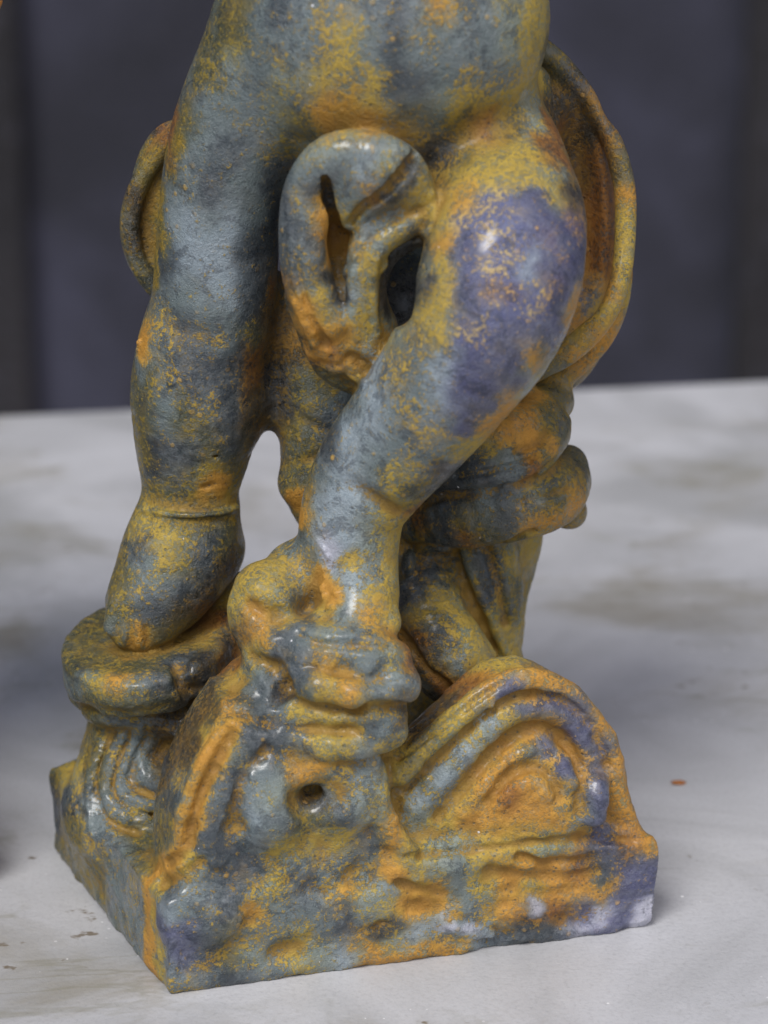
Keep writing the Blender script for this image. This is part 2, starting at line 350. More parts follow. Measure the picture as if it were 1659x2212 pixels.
# ---- scallop shell
sc = 'scallop_shell'
plate(sc, [(850, 1960), (850, 1870), (858, 1700), (930, 1610), (1010, 1535), (1080, 1478), (1150, 1462), (1230, 1495), (1295, 1565), (1332, 1650), (1345, 1730), (1366, 1790), (1398, 1845), (1404, 1960)], -4.0, 17, 5, 4)
rid = [([(862, 1668), (940, 1592), (1020, 1522), (1090, 1478), (1150, 1468), (1222, 1496), (1285, 1560), (1322, 1640), (1334, 1725), (1362, 1792)], -5, 27),
       ([(880, 1745), (940, 1675), (1010, 1605), (1080, 1550), (1150, 1534), (1215, 1556), (1264, 1612), (1286, 1680), (1286, 1770)], -3.4, 30),
       ([(960, 1770), (1010, 1710), (1066, 1650), (1125, 1602), (1180, 1604), (1222, 1642), (1238, 1710)], -3.6, 22),
       ([(1050, 1735), (1084, 1690), (1130, 1660), (1176, 1672), (1192, 1712)], -3.4, 16)]
ell(sc, 1100, 1735, FY(1110, -5), 200, 120, 6, 5)
tube(sc, [(x, y, FY(x, -5, y), r) for (x, y), r in zip(rid[0][0], [27]*10)], 2)
ridge(sc, [(900, 1742, 22), (965, 1668, 25), (1040, 1588, 25), (1102, 1540, 24), (1160, 1526, 24), (1218, 1545, 25), (1260, 1595, 26), (1284, 1662, 26), (1284, 1762, 26)], 0.7, 2)
crease([(872, 1706, 9), (950, 1632, 9), (1020, 1566, 8), (1090, 1513, 8), (1155, 1498, 7), (1226, 1520, 7), (1284, 1580, 6), (1314, 1650, 6)], 0, 1.6)
crease([(950, 1765, 9), (1015, 1688, 12), (1072, 1618, 12), (1130, 1576, 11), (1188, 1580, 11), (1228, 1620, 12), (1250, 1680, 12), (1250, 1752, 10)], -0.1, 2)
ridge(sc, [(1000, 1756, 14), (1060, 1682, 16), (1112, 1634, 16), (1162, 1616, 16), (1204, 1634, 16), (1232, 1690, 16)], 0.5, 1.6)
crease([(1056, 1728, 8), (1100, 1682, 10), (1150, 1658, 10), (1190, 1680, 10), (1206, 1722, 8)], -0.1, 2)
ridge(sc, [(1086, 1735, 12), (1120, 1700, 14), (1156, 1694, 14), (1176, 1718, 12)], 0.4, 2)
tube(sc, [(850, 1640, FY(850, -9), 34), (930, 1585, FY(930, -11), 30), (1010, 1522, FY(1010, -12), 26), (1090, 1476, FY(1090, -12), 24)], 2)
tube(sc, [(860, 1870, FY(860, -3), 40), (1000, 1845, FY(1000, -3), 34), (1150, 1825, FY(1150, -3), 32), (1300, 1815, FY(1300, -4), 34), (1392, 1852, FY(1392, -5), 30)], 4)
crease([(880, 1852, 6), (960, 1842, 8), (1080, 1830, 8), (1200, 1818, 8), (1300, 1812, 8), (1365, 1816, 6)], 0, 1.5)
crease([(862, 1640, 6), (940, 1582, 7), (1020, 1520, 7), (1085, 1476, 6)], 0, 1.2)
# ---- wear on the plinth front: rust gouges, dents, chipped corner
for q, r in (([(1060, 1880), (1130, 1895), (1210, 1898), (1290, 1888)], 9), ([(1120, 1850), (1200, 1862), (1280, 1858)], 7), ([(860, 1905), (910, 1925), (960, 1935)], 9), ([(1090, 1925), (1180, 1930), (1240, 1920)], 6)):
    groove([(x, y, FY(x, 0.3), r) for x, y in q], 2)
tube(pl, [(960, 1990, FY(960, -0.9), 12), (1010, 2012, FY(1010, -0.9), 12), (1060, 2020, FY(1060, -1), 10)], 2)
tube(pl, [(1090, 1968, FY(1090, -0.9), 12), (1160, 1962, FY(1160, -1), 10)], 2)
scoop(826, 2005, FY(826, 0.5), 22, 15, 1.6, 1)
ell(pl, 430, 1985, FY(430, -1.5), 90, 55, 2.5, 3)
print('sculpt', round(time.time()-T0, 1))

ridge('child_figure', [(688, 1168, 6), (700, 1185, 7), (712, 1205, 6)], 0.1, 0.6)
ridge('child_figure', [(748, 1158, 5), (747, 1180, 5)], 0.1, 0.6)
for x, y, r in ((702, 1228, 9), (708, 1250, 10), (700, 1272, 12), (706, 1290, 14), (728, 1284, 10), (715, 1312, 12), (740, 1330, 12), (1048, 1162, 12), (1020, 1180, 6), (1192, 1112, 12), (303, 740, 9), (300, 755, 8), (372, 828, 10), (430, 905, 6), (420, 925, 6), (425, 960, 5),
                (430, 990, 5), (840, 2006, 11), (822, 2003, 10), (835, 1996, 8), (545, 1680, 9), (480, 1700, 8), (490, 1725, 7), (478, 1760, 8), (470, 1790, 8), (1060, 1520, 9), (960, 1595, 6), (1130, 1452, 9)):
    h_ = hit(x, y)
    if h_ is not None: ell(PARTS[int(L[tuple(np.rint((h_-LO)/VOX).astype(int))])], x, y, float(h_[1])+0.2, r, r, r*.06, 0.5)
# ---- uneven hand-cast surface
hgt = AX[2][None, None, :]
rough = np.clip(1.0-(hgt-45)/50, 0.12, 1.0)
F += noise3(N, 1, 9.0)*0.35*rough+noise3(N, 2, 4.0)*0.30*rough+noise3(N, 3, 2.1)*0.20*rough+noise3(N, 4, 1.2)*0.10*rough
cc = P(735, 780, 33); ww = np.exp(-(((AX[0]-cc[0])/9)**2)[:, None, None]-(((AX[1]-cc[1])/9)**2)[None, :, None]-(((AX[2]-cc[2])/6)**2)[None, None, :]).astype(np.float32)
F += (noise3(N, 18, 3.0)*0.7+noise3(N, 19, 1.6)*0.5)*ww; del ww
cc = P(700, 1480, 18); ww = np.exp(-(((AX[0]-cc[0])/17)**2)[:, None, None]-(((AX[1]-cc[1])/20)**2)[None, :, None]-(((AX[2]-cc[2])/15)**2)[None, None, :]).astype(np.float32)
F += noise3(N, 11, 6.0)*1.3*ww+noise3(N, 12, 3.4)*0.9*ww; del ww
cc = P(1180, 1900, 32); ww = np.exp(-(((AX[0]-cc[0])/14)**2)[:, None, None]-(((AX[1]-cc[1])/12)**2)[None, :, None]-(((AX[2]-cc[2])/5)**2)[None, None, :]).astype(np.float32)
F += noise3(N, 13, 2.6)*0.75*ww+noise3(N, 14, 1.5)*0.4*ww; del ww
cc = B0+np.array([0, 0, 9.]); ww = np.exp(-(((AX[0]-cc[0])/7)**2)[:, None, None]-(((AX[1]-cc[1])/9)**2)[None, :, None]-(((AX[2]-cc[2])/14)**2)[None, None, :]).astype(np.float32)
F += (noise3(N, 17, 4.5)*1.3+0.9)*ww; del ww
low = np.exp(-((hgt)/1.1)**2); F += low*(noise3(N, 15, 5.0)*0.5+noise3(N, 16, 2.0)*0.4+0.75)
F = np.maximum(F, -(hgt-0.0) + 0*F)       # flat underside on the table

# ------------------------------------------------------------------ surface nets
def surface_nets(F):
    s = F < 0
    c = [s[i:s.shape[0]-1+i, j:s.shape[1]-1+j, k:s.shape[2]-1+k] for i in (0, 1) for j in (0, 1) for k in (0, 1)]
    cnt = sum(a.astype(np.int8) for a in c); act = (cnt > 0) & (cnt < 8)
    I = np.argwhere(act).astype(np.int32); nv = len(I)
    idx = np.full(act.shape, -1, np.int32); idx[act] = np.arange(nv)
    val = {}
    for i in (0, 1):
        for j in (0, 1):
            for k in (0, 1): val[i, j, k] = F[I[:, 0]+i, I[:, 1]+j, I[:, 2]+k]
    acc = np.zeros((nv, 3)); n = np.zeros(nv)
    cs = list(val)
    for a in cs:
        for ax in range(3):
            if a[ax]: continue
            b = tuple(1 if q == ax else a[q] for q in range(3)); va, vb = val[a], val[b]
            m = (va < 0) != (vb < 0); t = np.where(m, va/np.where(m, va-vb, 1), 0)
            p = np.repeat(np.array([a], float), nv, 0); p[:, ax] += t
            acc += p*m[:, None]; n += m
    V = LO+(I+acc/n[:, None])*VOX
    # normals from the field
    g = np.stack([sum(val[1, j, k]-val[0, j, k] for j in (0, 1) for k in (0, 1)), sum(val[i, 1, k]-val[i, 0, k] for i in (0, 1) for k in (0, 1)),
                  sum(val[i, j, 1]-val[i, j, 0] for i in (0, 1) for j in (0, 1))], 1)
    g /= np.linalg.norm(g, axis=1)[:, None]+1e-9
    Q = []
    for ax in range(3):
        a = [slice(1, -1)]*3; a[ax] = slice(0, -1); b = list(a); b[ax] = slice(1, None)
        s0, s1 = s[tuple(a)], s[tuple(b)]; m = np.argwhere(s0 != s1)
        off = np.ones(3, int); off[ax] = 0; m = m+off
        u, v = (ax+1) % 3, (ax+2) % 3; eu = np.zeros(3, int); eu[u] = 1; ev = np.zeros(3, int); ev[v] = 1
        q = np.stack([idx[tuple((m-d).T)] for d in (eu+ev, ev, 0*ev, eu)], 1)
        flip = ~s[tuple(m.T)]; q[flip] = q[flip][:, ::-1]; Q.append(q)
    Q = np.vstack(Q); Q = Q[(Q >= 0).all(1)]
    return V, g, Q, I
V, NRM, Q, CI = surface_nets(F)
LAB = L[CI[:, 0], CI[:, 1], CI[:, 2]]
for i in (0, 1):
    for j in (0, 1):
        for k in (0, 1):
            l2 = L[CI[:, 0]+i, CI[:, 1]+j, CI[:, 2]+k]; LAB = np.where(LAB < 0, l2, LAB)
print('net', len(V), len(Q), round(time.time()-T0, 1))

# concavity of the surface at about 3 mm: mean of the field around each point (rust gathers in the hollows)
def box_blur(a, r):
    for ax in range(3):
        c = np.cumsum(a, axis=ax, dtype=np.float32); n = a.shape[ax]
        hi = np.take(c, np.minimum(np.arange(n)+r, n-1), ax); lo = np.take(c, np.maximum(np.arange(n)-r-1, 0), ax)
        a = (hi-lo)/(2*r+1)
    return a
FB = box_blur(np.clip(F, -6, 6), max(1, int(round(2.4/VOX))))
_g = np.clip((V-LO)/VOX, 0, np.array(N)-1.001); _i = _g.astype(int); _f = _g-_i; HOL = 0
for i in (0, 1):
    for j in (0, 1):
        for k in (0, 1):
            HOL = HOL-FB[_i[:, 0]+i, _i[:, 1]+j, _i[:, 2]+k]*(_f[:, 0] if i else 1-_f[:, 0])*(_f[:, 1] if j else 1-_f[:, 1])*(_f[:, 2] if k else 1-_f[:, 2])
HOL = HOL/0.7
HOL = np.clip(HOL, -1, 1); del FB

# ------------------------------------------------------------------ where each kind of patina sits (3-D blobs on the surface)
PX, PY_, PW = proj(V)
# each code: bare metal colour, deposit colour, how much deposit covers; V and k also hold painted shade
CODE = {'b': ((112, 125, 127), (180, 156, 86), .24), 'l': ((158, 173, 184), (192, 168, 104), .22), 'd': ((58, 67, 74), (172, 142, 66), .24), 'g': ((138, 148, 138), (184, 166, 92), .40),
        's': ((106, 118, 120), (190, 158, 70), .48), 'y': ((136, 142, 118), (188, 158, 64), .72), 'o': ((150, 136, 88), (206, 142, 52), .74), 'r': ((76, 56, 36), (140, 82, 28), .70),
        'p': ((80, 82, 118), (186, 156, 134), .22), 'P': ((96, 102, 144), (208, 184, 150), .47), 'q': ((112, 100, 124), (192, 146, 110), .5), 'Y': ((120, 108, 44), (158, 128, 30), .6), 'v': ((80, 82, 60), (138, 120, 42), .50), 'V': ((54, 46, 28), (104, 76, 24), .48),
        'k': ((40, 38, 36), (110, 92, 40), .25), 'w': ((196, 196, 212), (164, 140, 120), .2)}  # V and k: dark deposits with the shade of recesses painted in
ROWS = """
........vbdbssbdbosbgy......
........vbbbsybdssbbgy......
.......vgbsbsybdbbbbgyv.....
.......vbbggysyddbsssyvV....
.......bbbgsooysbgyyygVVo...
.....rvbbbgvoyossbvrvgrVVo..
....vrbbdbvggbbgskvyyyrVrv..
....vvbdbbdbbblyyvyyyygVrv..
....VbbdbbdskbrsyyoPPpyVro..
...vVblblbdboybbyyPPPppqry..
...vVblllddbrolykopPPpqpry..
...vvdlllddskbykgypPPlppry..
....vbblldrsylykkypqqPqpoy..
.....sbbbdVoylykyypPPPpoy...
....osdsbvVoooygsyPPpppyo...
....bsdddrVVrolsslpppovo....
....vsdddrkvvvlsslpppgv.....
....vbvsdVkvsblsslppoov.....
....vbvvdV.vdllbsspooov.....
....vddvd..vdlbssbyybovv....
.....dvyv..vblbyskddbrvv....
.....vvvy..ollsyvddbdgvo....
....yyvvv..ollgyrdvvdoo.....
....dyydv..bllgyvdrvvy......
...vbyvdVyysllsyddvdy.......
...vsbdVyyygolyydyydv.......
..vvddVryoydyboyyvyyv.......
.vvsovvyVodbgbsordyyy.......
.vvvvvdVryddosbgrvbyy.......
.byosddVybddyosbbrrooooo....
..vvvvVVodbyyoysVVysypppo...
..vssVVysddsyydbVyylyoopo...
.vvsbVVoyddsyybyyylyosoopo..
vyvsbVsbdbboosbyvlsooosopo..
ddbssdbsdbgvvbgylsyoroospo..
dvbsvvbdslbvvdgogyooooospo..
vvsbvvbddbyyyydoyggyyygopro.
.vvbvvydddybssboygbyooordpp.
.vvbsdbbdsydsoglyobyoyooopp.
..vbblbsdobbsdgyosbsorrpwpw.
...vbppdvssybdoglbsldddwppw.
...vobpdvgsyglooooodddd pdp.
....osssdssysdgo............
""".strip('\n').split('\n')
rng = np.random.default_rng(7)
BK = {}                                     # vertices bucketed by picture cell, to find the visible surface under a point
bx, by = (PX//12).astype(int), (PY_//12).astype(int)
key = by*1000+bx; order = np.lexsort((PW, key)); ks = key[order]; first = np.r_[True, ks[1:] != ks[:-1]]
for kk, vi in zip(ks[first], order[first]): BK[int(kk)] = int(vi)
def surf(x, y): 
    i = BK.get(int(y//12)*1000+int(x//12)); return None if i is None else V[i]
pts, val = [], []
fpts, fval = [], []
def spot(x, y, c, w=1.0):
    p = surf(x, y)
    if p is None: return
    a_, b_, m_ = CODE[c]; (fpts if w > 1 else pts).append(p); (fval if w > 1 else val).append(a_+b_+(m_, w))
for j, row in enumerate(ROWS):
    for i, c in enumerate(row):
        if c in '. ': continue
        for dx, dy in ((-13, -13), (13, -13), (-13, 13), (13, 13)):
            spot(100+50*i+dx+rng.uniform(-7, 7), 25+50*j+dy+rng.uniform(-7, 7), c)
# smaller spots and runs on top of the broad patches
for c, q in {'Y': [(340, 340), (335, 370), (330, 400), (328, 430), (325, 460), (325, 490), (325, 520), (330, 560), (335, 590), (350, 320), (372, 300), (345, 420), (340, 470), (338, 520)], 'o': [(458, 1052), (445, 1050), (475, 1048), (640, 1120), (636, 1080), (632, 1150), (306, 735), (300, 750), (470, 1046), (705, 460), (712, 500), (716, 540), (690, 1240), (700, 1265), (712, 1290), (640, 660), (652, 690), (668, 730), (685, 770),
                   (312, 1905), (312, 1925), (312, 1945), (313, 1965), (313, 1985), (314, 2005), (315, 2025), (317, 2045), (320, 2065), (322, 2085), (326, 2105), (325, 1888), (345, 1880), (362, 1874), (380, 1865), (395, 1850), (402, 1835), (404, 1815), (406, 1795), (410, 1775), (414, 1755), (420, 1735), (427, 1715), (435, 1695), (444, 1675), (455, 1655), (466, 1635), (477, 1615), (488, 1595), (496, 1575), (350, 1862), (375, 1850),
                   (1190, 945), (1150, 940), (1110, 950), (860, 1900), (880, 1920), (950, 1960), (900, 1955)],
             'k': [(735, 640), (728, 600), (700, 400), (712, 420), (880, 360), (868, 385), (850, 410), (935, 345), (665, 1722), (685, 1726), (840, 2002), (820, 2008), (605, 1490), (625, 1498), (352, 1640)],  # dark residue in holes and slits, partly shade painted as colour
             'y': [(745, 1200), (335, 1925), (334, 1990), (338, 2050), (340, 2100), (400, 1875), (425, 1868)], 'w': [(700, 1180), (712, 1200), (1395, 1960), (1390, 2000), (960, 1995), (1010, 2010), (1160, 1960)],
             'p': [(1090, 1500), (1110, 1497), (1235, 1590), (1260, 1600), (1285, 1700), (1225, 1640), (1235, 1665), (1180, 1600)]}.items():
    for x, y in q: spot(x, y, c, 5.0)
    if c == 'o': fval[:] = [v_[:6]+(.92,)+v_[7:] if v_[3] == 206 else v_ for v_ in fval]
pts = np.array(pts); val = np.array(val, float); fpts = np.array(fpts); fval = np.array(fval, float)
print('spots', len(pts), round(time.time()-T0, 1))
def spread(sig, pts, val):
    """gaussian-weighted mean of the spots around each vertex (via a coarse lattice, then trilinear)"""
    st_ = min(1.5, sig); n = np.ceil((HI-LO)/st_).astype(int)+8
    A = np.zeros(tuple(n)+(8,), np.float32)
    g = (pts-LO)/st_; i0 = g.astype(int); f = g-i0
    for i in (0, 1):
        for j in (0, 1):
            for k in (0, 1):
                w_ = (f[:, 0] if i else 1-f[:, 0])*(f[:, 1] if j else 1-f[:, 1])*(f[:, 2] if k else 1-f[:, 2])*val[:, 7]
                np.add.at(A, (i0[:, 0]+i, i0[:, 1]+j, i0[:, 2]+k), np.c_[val[:, :7]*w_[:, None], w_])
    r = int(3*sig/st_)+1; kx = np.exp(-0.5*(np.arange(-r, r+1)*st_/sig)**2)
    for ax in range(3):
        B_ = np.zeros_like(A)
        for o_, w_ in zip(range(-r, r+1), kx):
            src = [slice(None)]*4; dst = [slice(None)]*4
            src[ax] = slice(max(0, -o_), A.shape[ax]-max(0, o_)); dst[ax] = slice(max(0, o_), A.shape[ax]-max(0, -o_)); B_[tuple(dst)] += A[tuple(src)]*w_
        A = B_
    g = np.clip((VQ-LO)/st_, 0, None); i0 = g.astype(int); f = g-i0; out = 0
    for i in (0, 1):
        for j in (0, 1):
            for k in (0, 1):
                w_ = (f[:, 0] if i else 1-f[:, 0])*(f[:, 1] if j else 1-f[:, 1])*(f[:, 2] if k else 1-f[:, 2])
                out = out+A[i0[:, 0]+i, i0[:, 1]+j, i0[:, 2]+k]*w_[:, None]
    return out
def vnoise(p, wave, seed):
    g = p/wave+100.0; i0 = np.floor(g).astype(np.int64); f = g-i0; f = f*f*(3-2*f); out = 0
    for i in (0, 1):
        for j in (0, 1):
            for k in (0, 1):
                h = ((i0[:, 0]+i)*73856093 ^ (i0[:, 1]+j)*19349663 ^ (i0[:, 2]+k)*83492791 ^ seed*2654435761) & 0x7fffffff
                h = (h ^ (h >> 13))*1274126177 & 0x7fffffff; h = (h ^ (h >> 16)) & 0xffff
                out = out+(h/32767.5-1)*(f[:, 0] if i else 1-f[:, 0])*(f[:, 1] if j else 1-f[:, 1])*(f[:, 2] if k else 1-f[:, 2])
    return out
VQ = V+np.stack([vnoise(V, 4.5, 3*q)*1.5+vnoise(V, 1.8, 3*q+1)*0.9 for q in (1, 2, 3)], 1)
o0, o1, o2 = spread(1.05, fpts, fval), spread(1.4, pts, val), spread(9.0, pts, val)
dflt = np.array([112, 120, 118, 180, 150, 76, .45, 1.0])
tot = o1+o0*3.0+o2*0.002+dflt*1e-5
COLV = tot[:, :7]/tot[:, 7:8]
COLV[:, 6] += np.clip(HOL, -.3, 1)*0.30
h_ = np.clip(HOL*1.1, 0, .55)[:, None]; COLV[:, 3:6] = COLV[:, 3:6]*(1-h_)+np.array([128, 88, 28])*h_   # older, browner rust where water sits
print('paint', round(time.time()-T0, 1))

# ------------------------------------------------------------------ materials
def new_mat(name):
    m = bpy.data.materials.new(name); m.use_nodes = True; n = m.node_tree; n.nodes.clear()
    out = n.nodes.new('ShaderNodeOutputMaterial'); b = n.nodes.new('ShaderNodeBsdfPrincipled'); n.links.new(b.outputs[0], out.inputs[0])
    return m, n, b
class NB:
    def __init__(s, n): s.n = n
    def node(s, t, **kw):
        x = s.n.nodes.new(t)
        for k, v in kw.items(): setattr(x, k, v)
        return x
    def set(s, sock, v):
        if isinstance(v, bpy.types.NodeSocket): s.n.links.new(v, sock)
        elif v is not None: sock.default_value = v
    def m(s, op, a, b=None, c=None, clamp=False):
        x = s.node('ShaderNodeMath', operation=op, use_clamp=clamp); s.set(x.inputs[0], a)
        if b is not None: s.set(x.inputs[1], b)
        if c is not None: s.set(x.inputs[2], c)
        return x.outputs[0]
    def noise(s, vec, scale, detail=4, rough=.6, dist=0.0, dim='3D'):
        x = s.node('ShaderNodeTexNoise'); s.set(x.inputs['Vector'], vec)
        x.inputs['Scale'].default_value = scale; x.inputs['Detail'].default_value = detail; x.inputs['Roughness'].default_value = rough; x.inputs['Distortion'].default_value = dist
        return x.outputs[0]
    def vor(s, vec, scale, feature='F1', rnd=1.0):
        x = s.node('ShaderNodeTexVoronoi', feature=feature); s.set(x.inputs['Vector'], vec); x.inputs['Scale'].default_value = scale; x.inputs['Randomness'].default_value = rnd
        return x.outputs['Distance'], x.outputs.get('Color')
    def step(s, v, lo, hi):
        x = s.node('ShaderNodeMapRange', interpolation_type='SMOOTHSTEP'); s.set(x.inputs[0], v); s.set(x.inputs[1], lo); s.set(x.inputs[2], hi); return x.outputs[0]
    def mix(s, f, a, b):
        x = s.node('ShaderNodeMix', data_type='RGBA'); s.set(x.inputs[0], f); s.set(x.inputs[6], a); s.set(x.inputs[7], b); return x.outputs[2]
    def sep(s, v):
        x = s.node('ShaderNodeSeparateXYZ'); s.set(x.inputs[0], v); return x.outputs
    def mapv(s, v, sc, rot=(0, 0, 0), loc=(0, 0, 0)):
        x = s.node('ShaderNodeMapping'); s.set(x.inputs[0], v); x.inputs['Scale'].default_value = sc; x.inputs['Rotation'].default_value = rot; x.inputs['Location'].default_value = loc; return x.outputs[0]
def srgb(r, g, b):
    f = lambda c: (c/255/12.92 if c <= 10 else ((c/255+.055)/1.055)**2.4)
    return (f(r), f(g), f(b), 1)

def iron_material():
    m, n, b = new_mat('rusted_cast_iron'); B = NB(n)
    co = B.node('ShaderNodeTexCoord').outputs['Object']
    bare = B.node('ShaderNodeAttribute', attribute_name='patina_a').outputs['Vector']; dep = B.node('ShaderNodeAttribute', attribute_name='patina_b').outputs['Vector']
    am = B.node('ShaderNodeAttribute', attribute_name='deposit').outputs['Fac']
    def nz(scale, detail, rough, dist=0, off=0, lo=.32, hi=.68): return B.step(B.noise(B.mapv(co, (1, 1, 1), loc=(off, off*1.7, -off)), scale, detail, rough, dist), lo, hi)
    big = nz(60, 4, .6, .5, 1); mid = nz(170, 6, .72, .5, 2); mid2 = nz(110, 6, .7, .8, 3); spk = nz(1300, 4, .8, 0, 4, .36, .64); fine = nz(560, 5, .78, .2, 5, .36, .64); grit = nz(2200, 2, .6, 0, 6)
    # bare surface: cloudy, mottled
    c = B.mix(B.m('MULTIPLY', mid2, .42), bare, B.mix(.65, bare, srgb(44, 54, 66)))
    c = B.mix(B.m('MULTIPLY', spk, .16), c, B.mix(.6, bare, srgb(44, 50, 50)))
    c = B.mix(B.m('MULTIPLY', B.m('MULTIPLY', big, fine), .5), c, B.mix(.75, srgb(200, 208, 214), bare))
    sl_ = B.step(B.m('ADD', nz(140, 7, .74, .8, 11, .3, .7), B.m('MULTIPLY', B.m('SUBTRACT', spk, .5), .18)), .60, .70); c = B.mix(B.m('MULTIPLY', sl_, .62), c, B.mix(.75, bare, srgb(34, 42, 54)))
    # deposit mask: broken at several scales
    t = B.m('ADD', am, B.m('MULTIPLY', B.m('SUBTRACT', mid, .5), .28)); t = B.m('ADD', t, B.m('MULTIPLY', B.m('SUBTRACT', fine, .5), .30)); t = B.m('ADD', t, B.m('MULTIPLY', B.m('SUBTRACT', spk, .5), .52))
    veil = B.step(B.m('ADD', am, B.m('MULTIPLY', B.m('SUBTRACT', mid2, .5), .5)), .34, .98)
    dm = B.m('MAXIMUM', B.m('MULTIPLY', B.step(t, .45, .63), .92), B.m('MULTIPLY', veil, .62))
    dc = B.mix(B.m('MULTIPLY', fine, .25), dep, B.mix(.45, dep, srgb(214, 178, 88))); dc = B.mix(B.m('MULTIPLY', mid, .40), dc, B.mix(.45, dep, srgb(132, 92, 36)))
    c = B.mix(dm, c, dc)
    # freckles of rust on bare zones, small dark pits in rusty zones
    fd_, fc = B.vor(co, 480); fsel = B.m('GREATER_THAN', B.sep(fc)[0], .74); fr = B.m('MULTIPLY', B.m('SUBTRACT', 1, B.step(B.m('ADD', fd_, B.m('MULTIPLY', fine, .2)), .30, .42)), fsel); fr = B.m('MULTIPLY', fr, B.step(big, .45, .75))
    c = B.mix(B.m('MULTIPLY', fr, B.m('MULTIPLY', B.sep(fc)[1], .8)), c, B.mix(.5, dep, srgb(204, 160, 84)))
    pd, pc = B.vor(co, 720); psel = B.m('GREATER_THAN', B.sep(pc)[1], .38); pit = B.m('MULTIPLY', B.m('SUBTRACT', 1, B.step(B.m('ADD', pd, B.m('MULTIPLY', B.sep(pc)[0], .12)), .20, .34)), psel); pit = B.m('MULTIPLY', pit, B.m('MULTIPLY', B.step(mid2, .35, .70), B.step(dm, .15, .5)))
    c = B.mix(B.m('MULTIPLY', pit, .75), c, B.mix(.55, bare, srgb(34, 48, 62)))
    wd, wc = B.vor(co, 230); wx = B.m('MULTIPLY', B.m('LESS_THAN', wd, B.m('MULTIPLY', B.sep(wc)[0], .085)), B.m('GREATER_THAN', B.sep(wc)[2], .6)); wx = B.m('MULTIPLY', wx, B.step(big, .55, .75))  # sparse white specks: tiny highlights painted into the base colour
    c = B.mix(wx, c, (.8, .8, .84, 1)); n.links.new(c, b.inputs['Base Color'])
    rg = B.m('ADD', .34, B.m('MULTIPLY', dm, .36)); rg = B.m('ADD', rg, B.m('MULTIPLY', B.m('SUBTRACT', fine, .5), .22), clamp=True)
    n.links.new(B.m('MAXIMUM', rg, .14), b.inputs['Roughness'])
    n.links.new(B.m('MULTIPLY', B.m('MULTIPLY', B.step(mid2, .15, .8), .85), B.m('SUBTRACT', 1, B.m('MULTIPLY', dm, .8))), b.inputs['Coat Weight']); b.inputs['Coat Roughness'].default_value = .24; b.inputs['Coat IOR'].default_value = 1.5
    h = B.m('ADD', B.m('MULTIPLY', mid, .30), B.m('MULTIPLY', fine, .16)); h = B.m('ADD', h, B.m('MULTIPLY', grit, .07)); h = B.m('ADD', h, B.m('MULTIPLY', spk, .08))
    h = B.m('SUBTRACT', h, B.m('MULTIPLY', pit, .35)); h = B.m('ADD', h, B.m('MULTIPLY', fr, .3)); h = B.m('ADD', h, B.m('MULTIPLY', dm, .18)); h = B.m('ADD', h, B.m('MULTIPLY', wx, .7))
    bp = B.node('ShaderNodeBump'); bp.inputs['Strength'].default_value = .75; bp.inputs['Distance'].default_value = .0009
    n.links.new(h, bp.inputs['Height']); n.links.new(bp.outputs[0], b.inputs['Normal'])
    return m
IRON = iron_material()

# ------------------------------------------------------------------ the statue's parts
def tag(o, **kw):
    for k, v in kw.items(): o[k] = v
    return o
def mesh_from(name, V, Q, NR, la, lb, lm, mat):
    me = bpy.data.meshes.new(name); nv, nq = len(V), len(Q)
    me.vertices.add(nv); me.vertices.foreach_set('co', (V*MM).astype(np.float32).ravel())
    me.loops.add(nq*4); me.loops.foreach_set('vertex_index', Q.astype(np.int32).ravel())
    me.polygons.add(nq); me.polygons.foreach_set('loop_start', np.arange(nq, dtype=np.int32)*4)
    me.update(calc_edges=True)
    me.polygons.foreach_set('use_smooth', np.ones(nq, bool))
    for nm, arr in (('patina_a', la), ('patina_b', lb)):
        a = me.attributes.new(nm, 'FLOAT_VECTOR', 'POINT'); a.data.foreach_set('vector', arr.astype(np.float32).ravel())
    a = me.attributes.new('deposit', 'FLOAT', 'POINT'); a.data.foreach_set('value', lm.astype(np.float32))
    me.normals_split_custom_set_from_vertices(NR.astype(np.float32))
    me.materials.append(mat); return me
root = bpy.data.objects.new('cast_iron_statue', None); COL.objects.link(root)
tag(root, label='rusty blue grey cast iron statue of a striding child standing on the marble slab', category='statue', group='pair of cast iron statues')
QL = LAB[Q[:, 0]]
for ax in (1, 2, 3): QL = np.maximum(QL, LAB[Q[:, ax]])
def lin(c): c = c/255; return np.where(c <= .04045, c/12.92, ((c+.055)/1.055)**2.4)
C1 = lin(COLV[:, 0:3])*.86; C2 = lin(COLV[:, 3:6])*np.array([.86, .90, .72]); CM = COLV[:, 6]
PLAB = {'drapery_end': 'small olive yellow loop of drapery behind the left thigh', 'billowing_drapery': 'rust brown billowing drapery behind the hips', 'scallop_shell': 'orange and ochre ridged shell'}
part_objs = []
for pi, pn in enumerate(PARTS):
    q = Q[QL == pi]
    if not len(q): continue
    u, inv = np.unique(q, return_inverse=True)
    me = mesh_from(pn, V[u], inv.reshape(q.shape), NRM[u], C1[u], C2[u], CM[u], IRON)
    o = bpy.data.objects.new(pn, me); COL.objects.link(o); o.parent = root
    if pn in PLAB: o['label'] = PLAB[pn]
    part_objs.append(o)
print('parts', round(time.time()-T0, 1))

